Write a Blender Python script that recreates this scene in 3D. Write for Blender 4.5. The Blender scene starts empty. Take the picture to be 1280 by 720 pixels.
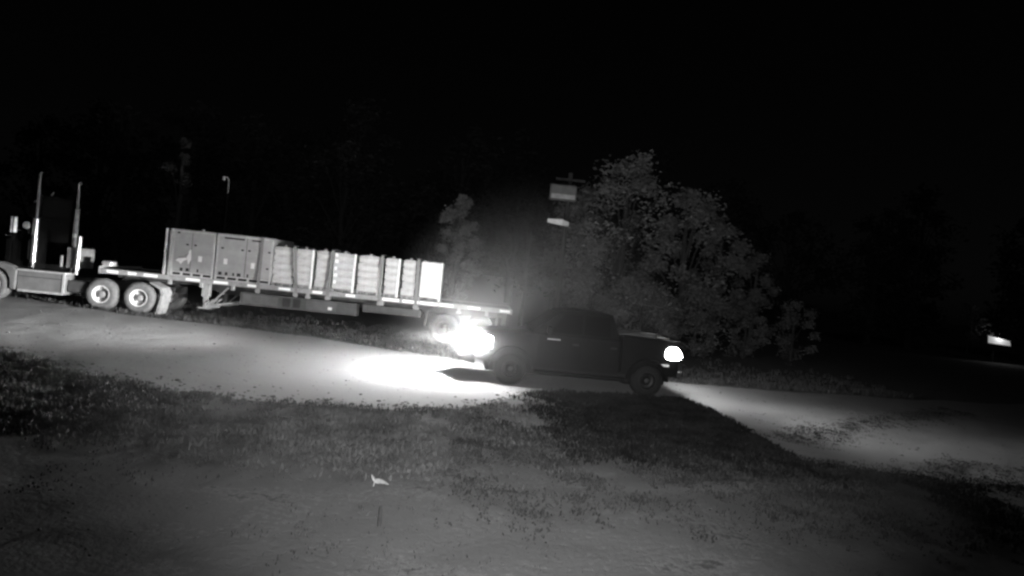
import bpy, bmesh, math, random
from mathutils import Vector, Matrix, noise
random.seed(7)
SC = bpy.context.scene
COL = SC.collection

# ------------------------------------------------------------------ camera
PITCH, ROLL, CAMH = 0.02, 0.104, 2.7          # night camera under the eaves, hung slightly crooked
cam_data = bpy.data.cameras.new("camera")
cam = bpy.data.objects.new("camera", cam_data)
COL.objects.link(cam)
cam_data.sensor_width = 36.0
cam_data.lens = 760.0 / 1280.0 * 36.0
cam_data.clip_start, cam_data.clip_end = 0.05, 1500
fwd = Vector((0, math.cos(PITCH), -math.sin(PITCH)))
up0 = Vector((0, math.sin(PITCH), math.cos(PITCH)))
rt0 = Vector((1, 0, 0))
rt = math.cos(ROLL) * rt0 + math.sin(ROLL) * up0
up = -math.sin(ROLL) * rt0 + math.cos(ROLL) * up0
m = Matrix((rt, up, -fwd)).transposed().to_4x4()
m.translation = Vector((0, 0, CAMH))
cam.matrix_world = m
SC.camera = cam

# ------------------------------------------------------------------ world, moon, exposure
SUN_EL, SUN_AZ = math.radians(35), math.radians(200)
world = bpy.data.worlds.new("World")
SC.world = world
world.use_nodes = True
nt = world.node_tree
nt.nodes.clear()
wo = nt.nodes.new("ShaderNodeOutputWorld")
bg = nt.nodes.new("ShaderNodeBackground")
sky = nt.nodes.new("ShaderNodeTexSky")
sky.sky_type = 'NISHITA'
sky.sun_disc = False
sky.sun_elevation = SUN_EL
sky.sun_rotation = SUN_AZ
bw = nt.nodes.new("ShaderNodeRGBToBW")         # the infrared camera records no colour
nt.links.new(sky.outputs[0], bw.inputs[0])
nt.links.new(bw.outputs[0], bg.inputs[0])
nt.links.new(bg.outputs[0], wo.inputs[0])
bg.inputs[1].default_value = 0.00025           # night: the same sky, moonlit
moon_data = bpy.data.lights.new("moon", 'SUN')
moon_data.energy = 0.012
moon_data.angle = math.radians(0.5)
moon = bpy.data.objects.new("moon", moon_data)
COL.objects.link(moon)
sd = Vector((math.sin(SUN_AZ) * math.cos(SUN_EL), math.cos(SUN_AZ) * math.cos(SUN_EL), math.sin(SUN_EL)))
moon.rotation_euler = sd.to_track_quat('Z', 'Y').to_euler()
SC.view_settings.view_transform = 'Standard'
SC.view_settings.look = 'None'
SC.view_settings.exposure = 0.0
SC.view_settings.gamma = 1.0
SC.cycles.use_denoising = True
SC.cycles.filter_width = 2.6
SC.cycles.max_bounces = 6
SC.cycles.volume_bounces = 0
SC.cycles.sample_clamp_indirect = 3.0


def spot(name, loc, aim, power, size_deg, blend, radius, parent=None, scale=None):
    d = bpy.data.lights.new(name, 'SPOT')
    d.energy = power
    d.spot_size = math.radians(size_deg)
    d.spot_blend = blend
    d.shadow_soft_size = radius
    o = bpy.data.objects.new(name, d)
    COL.objects.link(o)
    o.location = loc
    o.rotation_euler = (Vector(loc) - Vector(aim)).to_track_quat('Z', 'Y').to_euler()
    if scale:
        o.scale = scale
    if parent:
        o.parent = parent
    return o


# the night camera's own infrared lamp, mounted beside its lens
spot("infrared_illuminator", (0.12, 0.0, CAMH + 0.1), (0.2, 24.0, 3.0), 5000, 85, 1.0, 0.03)


# ------------------------------------------------------------------ materials (monochrome: infrared picture)
def mat(name, v, rough=0.7, metal=0.0, var=0.25, scale=6.0, bump=0.0, bscale=30.0, spec=None, coord='Object'):
    m = bpy.data.materials.new(name)
    m.use_nodes = True
    nt = m.node_tree
    b = nt.nodes["Principled BSDF"]
    b.inputs["Roughness"].default_value = rough
    b.inputs["Metallic"].default_value = metal
    if spec is not None:
        b.inputs["Specular IOR Level"].default_value = spec
    tc = nt.nodes.new("ShaderNodeTexCoord")
    n1 = nt.nodes.new("ShaderNodeTexNoise")
    n1.inputs["Scale"].default_value = scale
    n1.inputs["Detail"].default_value = 6
    n1.inputs["Roughness"].default_value = 0.65
    nt.links.new(tc.outputs[coord], n1.inputs["Vector"])
    mr = nt.nodes.new("ShaderNodeMapRange")
    mr.inputs["From Min"].default_value = 0.3
    mr.inputs["From Max"].default_value = 0.7
    mr.inputs["To Min"].default_value = v * (1 - var)
    mr.inputs["To Max"].default_value = min(0.95, v * (1 + var))
    nt.links.new(n1.outputs["Fac"], mr.inputs["Value"])
    nt.links.new(mr.outputs[0], b.inputs["Base Color"])
    if bump > 0:
        n2 = nt.nodes.new("ShaderNodeTexNoise")
        n2.inputs["Scale"].default_value = bscale
        n2.inputs["Detail"].default_value = 5
        nt.links.new(tc.outputs[coord], n2.inputs["Vector"])
        bp = nt.nodes.new("ShaderNodeBump")
        bp.inputs["Strength"].default_value = bump
        bp.inputs["Distance"].default_value = 0.05
        nt.links.new(n2.outputs["Fac"], bp.inputs["Height"])
        nt.links.new(bp.outputs[0], b.inputs["Normal"])
    return m


def glow(name, strength):
    m = bpy.data.materials.new(name)
    m.use_nodes = True
    b = m.node_tree.nodes["Principled BSDF"]
    b.inputs["Base Color"].default_value = (0.8, 0.8, 0.8, 1)
    b.inputs["Emission Color"].default_value = (1, 1, 1, 1)
    b.inputs["Emission Strength"].default_value = strength
    return m


M = dict(
    black=mat("black_paint", 0.006, 0.4, 0, 0.3, 3, spec=0.06),
    pickup=mat("black_pickup_paint", 0.008, 0.4, 0, 0.3, 3, spec=0.1),
    glass=mat("dark_glass", 0.006, 0.1, 0, 0.1, 3, spec=.12),
    chrome=mat("dull_chrome", 0.75, 0.28, 0.85, 0.12, 9),
    alu=mat("aluminium", 0.6, 0.42, 0.5, 0.2, 8, 0.1, 40),
    black_rubber=mat("black_rubber", 0.008, 0.9, 0, 0.3, 8, 0.3, 60),
    black_rim=mat("black_rim", 0.008, 0.6, 0, 0.3, 8),
    pipe=mat("sooty_steel_pipe", 0.2, 0.5, 0.5, 0.3, 9),
    tyre_dark=mat("dark_rubber", 0.05, 0.9, 0, 0.3, 8, 0.3, 60),
    rim=mat("white_steel_rim", 0.68, 0.5, 0, 0.2, 10),
    tyre=mat("dusty_rubber", 0.13, 0.85, 0, 0.3, 8, 0.3, 60),
    hub=mat("grey_hub", 0.22, 0.6, 0, 0.3, 12),
    dark=mat("dark_chassis_steel", 0.035, 0.7, 0, 0.4, 5),
    fairing=mat("fairing_grey", 0.16, 0.45, 0, 0.25, 3),
    fairing_edge=mat("fairing_bright_trim", 0.5, 0.4, 0.2, 0.2, 6),
    rail=mat("trailer_rail_grey", 0.27, 0.6, 0, 0.3, 5, 0.1, 30),
    tape=mat("white_reflective_tape", 0.93, 0.4, 0, 0.04, 20),
    deck=mat("deck_timber", 0.12, 0.8, 0, 0.4, 6, 0.2, 30),
    under=mat("underbody_grey", 0.055, 0.7, 0, 0.35, 3),
    under2=mat("side_box_grey", 0.08, 0.7, 0, 0.3, 3),
    gear=mat("landing_gear_grey", 0.26, 0.6, 0, 0.35, 6),
    crate=mat("galvanised_crate_sheet", 0.36, 0.55, 0.1, 0.16, 2.5, 0.08, 20),
    crate_edge=mat("crate_edge_steel", 0.50, 0.5, 0.1, 0.2, 5),
    hole=mat("latch_and_hole_black", 0.02, 0.8, 0, 0.3, 5),
    plate=mat("pale_plate", 0.8, 0.5, 0, 0.12, 14),
    bag=mat("pale_woven_bag", 0.5, 0.8, 0, 0.16, 5, 0.25, 18, coord='Object'),
    wrap=mat("white_stretch_wrap", 0.62, 0.35, 0, 0.12, 4, 0.5, 7),
    edge=mat("white_edge_board", 0.88, 0.6, 0, 0.06, 8),
    pallet=mat("pallet_wood", 0.3, 0.85, 0, 0.3, 7, 0.2, 40),
    strap=mat("grey_webbing", 0.2, 0.9, 0, 0.2, 20),
    road=None, ground=None,
    grass=mat("dry_dark_grass", 0.11, 0.95, 0, 0.55, 1.3, spec=0.0),
    thin=mat("thin_grass", 0.07, 0.95, 0, 0.4, 1.5, spec=0.0),
    shadow_grass=mat("shadow_dark_grass", 0.022, 0.95, 0, 0.5, 1.5, spec=0.0),  # near-black tone draws the shadow beside the pickup
    track=mat("track_grass", 0.05, 0.95, 0, 0.4, 1.5, spec=0.0),
    stone=mat("gravel_stone", 0.11, 0.9, 0, 0.3, 9),
    clod=mat("earth_clod", 0.09, 0.95, 0, 0.3, 9),
    verge=mat("verge_grass", 0.08, 0.9, 0, 0.5, 1.3, spec=0.0),
    bark=mat("grey_bark", 0.03, 0.9, 0, 0.4, 5, 0.5, 14),
    palebark=mat("pale_bark", 0.045, 0.9, 0, 0.4, 5, 0.5, 14),
    leaf=mat("leaf_grey", 0.125, 0.65, 0, 0.35, 0.9),
    leaf2=mat("leaf_mid_grey", 0.09, 0.7, 0, 0.4, 0.8),
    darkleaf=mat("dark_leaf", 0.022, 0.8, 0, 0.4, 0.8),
    pole=mat("weathered_pole", 0.018, 0.9, 0, 0.3, 6, 0.3, 20),
    tin=mat("transformer_grey", 0.08, 0.6, 0, 0.2, 4),
    white=mat("white_enamel", 0.85, 0.5, 0, 0.08, 6),
    dryleaf=mat("pale_dry_leaf", 0.45, 0.7, 0, 0.2, 30),
    stub=mat("dark_stub_wood", 0.05, 0.9, 0, 0.3, 9),
    lens=glow("lit_headlight_lens", 2100.0),
    lens_glare_side=glow("headlight_side_glare", 320.0),  # glow widened beyond the lamp to draw its glare
    tail=glow("lit_rear_lamp", 40.0),
    taildim=glow("dim_side_marker", 0.10),
    lamp=glow("lit_box_lamp", 0.24),
)


def ground_mat(name, lo, hi, pale, scale, stretch=1.0, bump=0.5):
    m = bpy.data.materials.new(name)
    m.use_nodes = True
    nt = m.node_tree
    b = nt.nodes["Principled BSDF"]
    b.inputs["Roughness"].default_value = 0.95
    b.inputs["Specular IOR Level"].default_value = 0.1
    tc = nt.nodes.new("ShaderNodeTexCoord")
    mp = nt.nodes.new("ShaderNodeMapping")
    mp.inputs["Scale"].default_value = (1, stretch, 1)
    nt.links.new(tc.outputs["Object"], mp.inputs[0])
    n1 = nt.nodes.new("ShaderNodeTexNoise")
    n1.inputs["Scale"].default_value = scale
    n1.inputs["Detail"].default_value = 8
    n1.inputs["Roughness"].default_value = 0.6
    n2 = nt.nodes.new("ShaderNodeTexNoise")
    n2.inputs["Scale"].default_value = scale * 9
    n2.inputs["Detail"].default_value = 6
    n2.inputs["Roughness"].default_value = 0.7
    nt.links.new(mp.outputs[0], n1.inputs["Vector"])
    nt.links.new(mp.outputs[0], n2.inputs["Vector"])
    n3 = nt.nodes.new("ShaderNodeTexNoise")
    n3.inputs["Scale"].default_value = 11.0
    n3.inputs["Detail"].default_value = 5
    n3.inputs["Roughness"].default_value = 0.75
    nt.links.new(tc.outputs["Object"], n3.inputs["Vector"])
    mx = nt.nodes.new("ShaderNodeMath")
    mx.operation = 'MULTIPLY_ADD'
    mx.inputs[1].default_value = 0.5
    nt.links.new(n2.outputs["Fac"], mx.inputs[0])
    nt.links.new(n1.outputs["Fac"], mx.inputs[2])
    cr = nt.nodes.new("ShaderNodeValToRGB")
    e = cr.color_ramp.elements
    e[0].position, e[0].color = 0.88, (lo, lo, lo, 1)
    e[1].position, e[1].color = 1.34, (pale, pale, pale, 1)
    k = e.new(1.08)
    k.color = (hi, hi, hi, 1)
    my = nt.nodes.new("ShaderNodeMath")
    my.operation = 'MULTIPLY_ADD'
    my.inputs[1].default_value = 0.7
    nt.links.new(n3.outputs["Fac"], my.inputs[0])
    nt.links.new(mx.outputs[0], my.inputs[2])
    nt.links.new(my.outputs[0], cr.inputs[0])
    nt.links.new(cr.outputs[0], b.inputs["Base Color"])
    bp = nt.nodes.new("ShaderNodeBump")
    bp.inputs["Strength"].default_value = bump
    bp.inputs["Distance"].default_value = 0.03
    nt.links.new(n3.outputs["Fac"], bp.inputs["Height"])
    nt.links.new(bp.outputs[0], b.inputs["Normal"])
    return m


M['ground'] = ground_mat("bare_earth_and_thatch", 0.11, 0.17, 0.26, 0.6, 1.8, 0.8)
M['road'] = ground_mat("pale_sandy_gravel", 0.27, 0.33, 0.40, 0.35, 2.5, 0.6)


# ------------------------------------------------------------------ mesh helpers
class MB:
    """collects shapes in one bmesh and links them as one mesh object"""

    def __init__(self):
        self.bm = bmesh.new()

    def box(self, x0, x1, y0, y1, z0, z1, bev=0.0, mtx=None):
        bm = bmesh.new()
        bmesh.ops.create_cube(bm, size=1)
        for v in bm.verts:
            v.co = Vector((x0 + (v.co.x + .5) * (x1 - x0), y0 + (v.co.y + .5) * (y1 - y0), z0 + (v.co.z + .5) * (z1 - z0)))
        if bev > 0:
            bmesh.ops.bevel(bm, geom=bm.edges[:], offset=bev, segments=1, affect='EDGES')
        self._add(bm, mtx)
        return self

    def _add(self, bm, mtx=None):
        if mtx is not None:
            bm.transform(mtx)
        me = bpy.data.meshes.new("tmp")
        bm.to_mesh(me)
        bm.free()
        self.bm.from_mesh(me)
        bpy.data.meshes.remove(me)

    def tube(self, pts, rads, seg=8, cap=True):
        """tapered round tube along points"""
        pts = [Vector(p) for p in pts]
        if not hasattr(rads, '__len__'):
            rads = [rads] * len(pts)
        rings = []
        for i, p in enumerate(pts):
            d = (pts[min(i + 1, len(pts) - 1)] - pts[max(i - 1, 0)]).normalized()
            a = d.cross(Vector((0.31, 0.17, 0.93)) if abs(d.z) < .9 else Vector((0, 1, 0))).normalized()
            b = d.cross(a)
            rings.append([self.bm.verts.new(p + rads[i] * (a * math.cos(t) + b * math.sin(t)))
                          for t in [2 * math.pi * k / seg for k in range(seg)]])
        for i in range(len(rings) - 1):
            for k in range(seg):
                self.bm.faces.new((rings[i][k], rings[i][(k + 1) % seg], rings[i + 1][(k + 1) % seg], rings[i + 1][k]))
        if cap:
            self.bm.faces.new(rings[0][::-1])
            self.bm.faces.new(rings[-1])
        return self

    def lathe(self, prof, cx, cy, cz, seg=28, axis='y'):
        """profile of (radius, offset along axis)"""
        rings = []
        for r, o in prof:
            ring = []
            for k in range(seg):
                t = 2 * math.pi * k / seg
                if axis == 'y':
                    co = (cx + r * math.cos(t), cy + o, cz + r * math.sin(t))
                elif axis == 'z':
                    co = (cx + r * math.cos(t), cy + r * math.sin(t), cz + o)
                else:
                    co = (cx + o, cy + r * math.cos(t), cz + r * math.sin(t))
                ring.append(self.bm.verts.new(co))
            rings.append(ring)
        for i in range(len(rings) - 1):
            for k in range(seg):
                self.bm.faces.new((rings[i][k], rings[i][(k + 1) % seg], rings[i + 1][(k + 1) % seg], rings[i + 1][k]))
        return self

    def loft(self, sections, cap=True):
        rings = [[self.bm.verts.new(p) for p in s] for s in sections]
        n = len(rings[0])
        for i in range(len(rings) - 1):
            for k in range(n):
                self.bm.faces.new((rings[i][k], rings[i][(k + 1) % n], rings[i + 1][(k + 1) % n], rings[i + 1][k]))
        if cap:
            self.bm.faces.new(rings[0][::-1])
            self.bm.faces.new(rings[-1])
        return self

    def prism(self, poly, y0, y1, bev=0.0):
        """outline in x,z pushed from y0 to y1"""
        bm = bmesh.new()
        a = [bm.verts.new((x, y0, z)) for x, z in poly]
        b = [bm.verts.new((x, y1, z)) for x, z in poly]
        n = len(poly)
        bm.faces.new(a)
        bm.faces.new(b[::-1])
        for k in range(n):
            bm.faces.new((a[k], b[k], b[(k + 1) % n], a[(k + 1) % n]))
        bmesh.ops.recalc_face_normals(bm, faces=bm.faces[:])
        if bev > 0:
            bmesh.ops.bevel(bm, geom=bm.edges[:], offset=bev, segments=2, affect='EDGES', clamp_overlap=True)
        self._add(bm)
        return self

    def mesh(self, name, material, smooth=False):
        bmesh.ops.recalc_face_normals(self.bm, faces=self.bm.faces[:])
        me = bpy.data.meshes.new(name)
        self.bm.to_mesh(me)
        self.bm.free()
        me.materials.append(material)
        if smooth:
            for p in me.polygons:
                p.use_smooth = True
            try:
                me.set_sharp_from_angle(angle=math.radians(40))
            except Exception:
                pass
        return me

    def build(self, name, material, parent=None, smooth=False):
        return link(name, self.mesh(name, material, smooth), parent)


def link(name, me, parent=None, loc=None, rot=None):
    o = bpy.data.objects.new(name, me)
    COL.objects.link(o)
    if parent:
        o.parent = parent
    if loc:
        o.location = loc
    if rot:
        o.rotation_euler = rot
    return o


def tag(o, label=None, cat=None, group=None, kind=None):
    if label:
        o['label'] = label
    if cat:
        o['category'] = cat
    if group:
        o['group'] = group
    if kind:
        o['kind'] = kind
    return o


def thing(name, label, cat, loc=(0, 0, 0), rz=0.0, group=None):
    o = bpy.data.objects.new(name, None)
    COL.objects.link(o)
    o.location = loc
    o.rotation_euler = (0, 0, rz)
    o.empty_display_size = 0.3
    return tag(o, label, cat, group)


def copy_tree(o, parent=None):
    c = o.copy()
    COL.objects.link(c)
    if parent:
        c.parent = parent
    for ch in [x for x in bpy.data.objects if x.parent == o]:
        copy_tree(ch, c)
    return c


def bx(name, material, parent, x0, x1, y0, y1, z0, z1, bev=0.0):
    return MB().box(x0, x1, y0, y1, z0, z1, bev).build(name, material, parent)


# ------------------------------------------------------------------ ground, road
NEAR = [(-80, 52), (-40, 28), (-20, 17.5), (-10.5, 12.75), (-9.1, 12), (-7.9, 11.4), (-6.1, 10.9), (-4.6, 10.8), (-2.5, 11), (-.7, 11.8),
        (0, 13.0), (.8, 14.4), (1.6, 15.0), (3, 15.4), (4.7, 15.7), (5.1, 13.5), (5.35, 10.6), (7.1, 10.0), (9.5, 10.6), (12, 12), (16, 14.5), (30, 21), (60, 40)]  # notch by the pickup keeps pale gravel out of its drawn shadow
FAR = [(-80, 64), (-40, 35), (-20, 23.2), (-13, 20.8), (-9.2, 20.5), (-6, 19.9), (-2.6, 18.7), (0, 18.1), (5, 18.3), (7.5, 18.5), (10, 19.2),
       (13.5, 20), (18, 21.5), (30, 29), (60, 46)]


def interp(tab, x):
    if x <= tab[0][0]:
        return tab[0][1]
    for (a, b), (c, d) in zip(tab, tab[1:]):
        if x <= c:
            return b + (d - b) * (x - a) / (c - a)
    return tab[-1][1]


def nz(x, y, s, seed=0.0):
    return noise.noise(Vector((x * s + seed, y * s - seed, seed * 1.7)))


def H(x, y):
    r = math.hypot(x, y)
    k = 1.0 if r < 35 else max(0.0, 1 - (r - 35) / 15)
    yn, yf = interp(NEAR, x), interp(FAR, x)
    d = max(yn - y, y - yf)                              # > 0 outside the road
    out = min(1.0, max(0.0, (d + 0.3) / 0.9))
    h = 0.012 * nz(x, y, 1.1) + 0.008 * nz(x, y, 2.3, 5)
    rough = 0.045 * nz(x, y, 0.7, 3) + 0.03 * nz(x, y, 1.9, 9) + 0.015 * nz(x, y, 4.0, 2)
    if x > 6:
        rough *= max(.3, 1 - (x - 6) / 3)
    if y > 19:
        rough *= 0.35
    # wheel ruts on the bend to the right of the pickup
    if x > 3.5:
        f = (y - yn) / max(0.5, yf - yn)
        h += max(0, 4 * f * (1 - f)) * min(1, (x - 3.5) / 2) * 0.03 * math.sin(f * 15.0) * (0.6 + 0.6 * nz(x, y, .3, 4))
    # a low ridge along the near side of the bend
    rid = y - (8.55 + (x - 3) * 0.33)
    if 1.5 < x < 9:
        rough += 0.06 * math.exp(-(rid / 0.13) ** 2) * min(1, (x - 1.5) / 1.0) * min(1, (9 - x) / 3)
    return k * (h * (1 - out) + (rough + 0.01) * out)


def axis_vals(lo, hi, dlo, dhi, step, grow):
    v = []
    t = dlo
    while t < dhi:
        v.append(t)
        t += step
    v.append(dhi)
    s, t = step, dhi
    while t < hi:
        s *= grow
        t = min(hi, t + s)
        v.append(t)
    s, t = step, dlo
    while t > lo:
        s *= grow
        t = max(lo, t - s)
        v.insert(0, t)
    return v


def grid_mesh(name, xs, rows, zfun, material):
    """rows: for every x a list of y"""
    n = len(rows[0])
    verts = [(x, y, zfun(x, y)) for x, r in zip(xs, rows) for y in r]
    faces = [(i * n + j, (i + 1) * n + j, (i + 1) * n + j + 1, i * n + j + 1) for i in range(len(xs) - 1) for j in range(n - 1)]
    me = bpy.data.meshes.new(name)
    me.from_pydata(verts, [], faces)
    me.materials.append(material)
    for p in me.polygons:
        p.use_smooth = True
    return link(name, me)


xs = axis_vals(-600, 600, -22, 22, 0.16, 1.25)
ys = axis_vals(-60, 700, 3.0, 25, 0.16, 1.25)
tag(grid_mesh("ground", xs, [ys] * len(xs), lambda x, y: H(x, y) - 0.004, M['ground']), kind='structure')
xr = axis_vals(-80, 60, -22, 20, 0.14, 1.2)
rows = []
for x in xr:
    yn, yf = interp(NEAR, x), interp(FAR, x)
    yn += 0.16 * nz(x, 0, 0.9, 11) + 0.07 * nz(x, 0, 3.1, 1)
    yf += 0.25 * nz(x, 0, 0.5, 13)
    k = 58
    rows.append([yn + (yf - yn) * j / k for j in range(k + 1)])
tag(grid_mesh("road", xr, rows, lambda x, y: H(x, y) + 0.003, M['road']), kind='structure')


def blades(name, material, spots, kind_label, hmin, hmax, per, spread, wid):
    verts, faces = [], []
    for (x, y, s) in spots:
        base = H(x, y) - 0.02
        for _ in range(per):
            a = random.uniform(0, 2 * math.pi)
            r = spread * s * math.sqrt(random.random())
            px, py = x + r * math.cos(a), y + r * math.sin(a)
            h = random.uniform(hmin, hmax) * s
            la = random.uniform(0, 2 * math.pi)
            ln = random.uniform(0.15, 0.7) * h
            w = wid * random.uniform(.7, 1.3)
            wx, wy = -math.sin(la) * w, math.cos(la) * w
            i = len(verts)
            verts += [(px - wx, py - wy, base), (px + wx, py + wy, base),
                      (px + .45 * ln * math.cos(la) + wx * .7, py + .45 * ln * math.sin(la) + wy * .7, base + h * .62),
                      (px + .45 * ln * math.cos(la) - wx * .7, py + .45 * ln * math.sin(la) - wy * .7, base + h * .62),
                      (px + ln * math.cos(la), py + ln * math.sin(la), base + h)]
            faces += [(i, i + 1, i + 2, i + 3), (i + 3, i + 2, i + 4)]
    me = bpy.data.meshes.new(name)
    me.from_pydata(verts, [], faces)
    me.materials.append(material)
    o = link(name, me)
    tag(o, kind_label, 'grass', kind='stuff')
    return o


spots_ = []
while len(spots_) < 5200:
    x = random.uniform(-12, 2.0)
    yn = interp(NEAR, x)
    y = random.uniform(7.4, yn + 0.15)
    dens = 0.5 + 0.9 * nz(x, y, 0.8, 21) + 0.5 * nz(x, y, 2.4, 8)
    dens *= min(1.0, max(0.0, (1.5 - x) / 2.5)) * min(1, max(0.05, (y - 7.2) / 2.2))
    if random.random() < dens:
        spots_.append((x, y, random.uniform(.55, 1.35)))
blades("grass", M['grass'], spots_, "dark ragged grass strip along the near edge of the bright road", 0.025, 0.085, 10, 0.14, 0.011)
spots_ = []
while len(spots_) < 1100:
    x = random.uniform(-5, 9)
    y = random.uniform(5.0, 11.2)
    if y > interp(NEAR, x) - .2:
        continue
    if random.random() < 0.25 + 0.9 * nz(x, y, 0.6, 31):
        spots_.append((x, y, random.uniform(.4, 1.0)))
blades("grass", M['thin'], spots_, "thin short grass scattered over the foreground earth", 0.03, 0.07, 6, 0.14, 0.008)
spots_ = []
while len(spots_) < 3800:
    x = random.uniform(-24, 14)
    yf = interp(FAR, x)
    y = yf + abs(random.gauss(0.6, 2.2))
    if -1.2 < x + 0.0 < 99 and y < yf + 0.2:
        continue
    if random.random() < .55 + .8 * nz(x, y, .7, 41):
        spots_.append((x, y, random.uniform(.6, 1.2)))
blades("grass", M['verge'], spots_, "dim grass verge beneath and behind the flatbed trailer", 0.06, 0.18, 8, 0.2, 0.014)

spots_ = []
while len(spots_) < 5200:  # dark grass laid in the outline of the pickup's shadow
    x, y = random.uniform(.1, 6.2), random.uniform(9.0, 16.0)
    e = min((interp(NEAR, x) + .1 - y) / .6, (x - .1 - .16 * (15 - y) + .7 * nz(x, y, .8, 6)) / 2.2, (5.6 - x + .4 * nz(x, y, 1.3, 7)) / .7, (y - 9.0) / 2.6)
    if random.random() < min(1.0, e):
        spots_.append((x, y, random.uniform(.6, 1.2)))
blades("grass", M['shadow_grass'], spots_, "near-black low grass between the pickup and the foreground earth", 0.04, 0.10, 12, 0.17, 0.014)
spots_ = []
while len(spots_) < 2200:                               # ragged fringe fading out the shadow drawn in grass
    x, y = random.uniform(-.6, 8.5), random.gauss(9.6, 1.3)
    if y < min(interp(NEAR, x) + .3, 13) and random.random() < .45 + 1.0 * nz(x, y, .9, 17):
        spots_.append((x, y, random.uniform(.5, 1.1)))
for line, wd, nn in (([(5.2, 10.6), (7.1, 10.1), (9.5, 10.7), (12, 12.1), (16, 14.5)], .35, 2600), ([(5.6, 12.0), (7.5, 13.6), (10.5, 16.0), (14, 18.6)], .30, 2400), ([(3.3, 9.15), (5.2, 9.75), (7, 10.4), (9.5, 11.9)], .25, 1200)):
    for _ in range(nn):
        u = random.random() * (len(line) - 1)
        a, b = line[int(u)], line[int(u) + 1]
        f = u - int(u)
        w_ = random.gauss(0, wd) * (1 + .5 * nz(u, 0, 3, 2))
        spots_.append((a[0] + (b[0] - a[0]) * f - w_ * .6, a[1] + (b[1] - a[1]) * f + w_ * .8, random.uniform(.3, .6)))
blades("grass", M['track'], spots_, "low dim grass between the wheel tracks right of the pickup", 0.03, 0.08, 14, 0.18, 0.016)


def stones(name, label, n, place, smin, smax, material):
    bm = bmesh.new()
    bmesh.ops.create_icosphere(bm, subdivisions=1, radius=1)
    base = [v.co.copy() for v in bm.verts]
    tris = [tuple(v.index for v in f.verts) for f in bm.faces]
    bm.free()
    verts, faces = [], []
    for _ in range(n):
        x, y = place()
        s = random.uniform(smin, smax) * (1 + 1.2 * random.random() ** 6)
        q = Matrix.Rotation(random.uniform(0, 6.28), 3, 'Z')
        k = len(verts)
        for c in base:
            c = q @ Vector((c.x * 1.3, c.y, c.z * .6)) * (1 + .25 * noise.noise(c * 1.7 + Vector((k, 0, 0))))
            verts.append((x + c.x * s, y + c.y * s, H(x, y) + .2 * s + c.z * s))
        faces += [tuple(k + i for i in f) for f in tris]
    me = bpy.data.meshes.new(name)
    me.from_pydata(verts, [], faces)
    me.materials.append(material)
    tag(link(name, me), label, "stones", kind='stuff')


def near_edge():
    x = random.uniform(-11, 0.2)
    return x, interp(NEAR, x) + random.gauss(.1, .35)


def on_road():
    x = random.uniform(-16, 13)
    return x, interp(NEAR, x) + random.random() * (interp(FAR, x) - interp(NEAR, x))


def on_yard():
    x = random.uniform(-5.5, 7)
    return x, random.uniform(5, 9.5)


stones("gravel", "loose stones along the road's near edge", 800, near_edge, .010, .026, M['stone'])
stones("gravel", "scattered gravel lying on the road", 1200, on_road, .006, .016, M['stone'])
stones("clods", "small clods and stones on the foreground earth", 700, on_yard, .004, .011, M['clod'])


# ------------------------------------------------------------------ wheels
TY = dict()


def wheel_meshes(key, R, W, rimr, dish):
    t = MB().lathe([(rimr, 0), (rimr + .02, -.012), (R - .10, -.02), (R - .03, 0.0), (R, .04), (R, W - .04), (R - .03, W), (R - .10, W + .01), (rimr, W)], 0, 0, 0, 36)
    for k in range(36):                                   # tread lugs
        a = 2 * math.pi * k / 36
        mt = Matrix.Rotation(-a, 4, 'Y')
        t.box(R - .01, R + .012, .03, W - .03, -.022, .022, 0, mt)
    tm = t.mesh("tyre", M['tyre'], True)
    r = MB().lathe([(rimr + .012, -.014), (rimr - .015, -.016), (rimr - .03, .02), (rimr - .045, dish), (rimr * .55, dish + .02), (rimr * .42, dish - .01), (.001, dish - .01)], 0, 0, 0, 36)
    rm = r.mesh("rim", M['rim'], True)
    h = MB().lathe([(rimr * .5, dish + .01), (rimr * .40, dish - .06), (rimr * .36, dish - .11), (rimr * .2, dish - .13), (.001, dish - .13)], 0, 0, 0, 20)
    for k in range(10):
        a = 2 * math.pi * k / 10
        h.lathe([(.001, -.04), (.016, -.04), (.018, .0)], math.cos(a) * rimr * .7, dish + .005, math.sin(a) * rimr * .7, 6)
    hm = h.mesh("hub", M['hub'], True)
    TY[key] = (tm, rm, hm)


wheel_meshes('dual', 0.54, 0.28, 0.30, 0.14)
wheel_meshes('steer', 0.53, 0.30, 0.30, 0.03)
wheel_meshes('pickup', 0.40, 0.27, 0.23, 0.06)
for o_, mm in zip(TY['pickup'], ('black_rubber', 'black_rim', 'black_rim')):
    o_.materials[0] = M[mm]
wheel_meshes('trail', 0.52, 0.28, 0.29, 0.10)
for o_, mm in zip(TY['trail'], ('tyre_dark', 'under', 'under2')):
    o_.materials[0] = M[mm]


def wheel(key, parent, x, y, z, far=False):
    w = link("wheel", TY[key][0], parent, (x, y, z), (0, 0, math.pi if far else 0))
    r = link("rim", TY[key][1], w)
    h = link("hub", TY[key][2], w)
    return w


# ------------------------------------------------------------------ tractor
OX, OY, TYAW = -14.5, 21.4, 0.054
tk = thing("semi_truck", "black day-cab semi truck with tall chrome exhaust stack hitched to the flatbed", "truck", (OX, OY, 0), TYAW)
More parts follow.
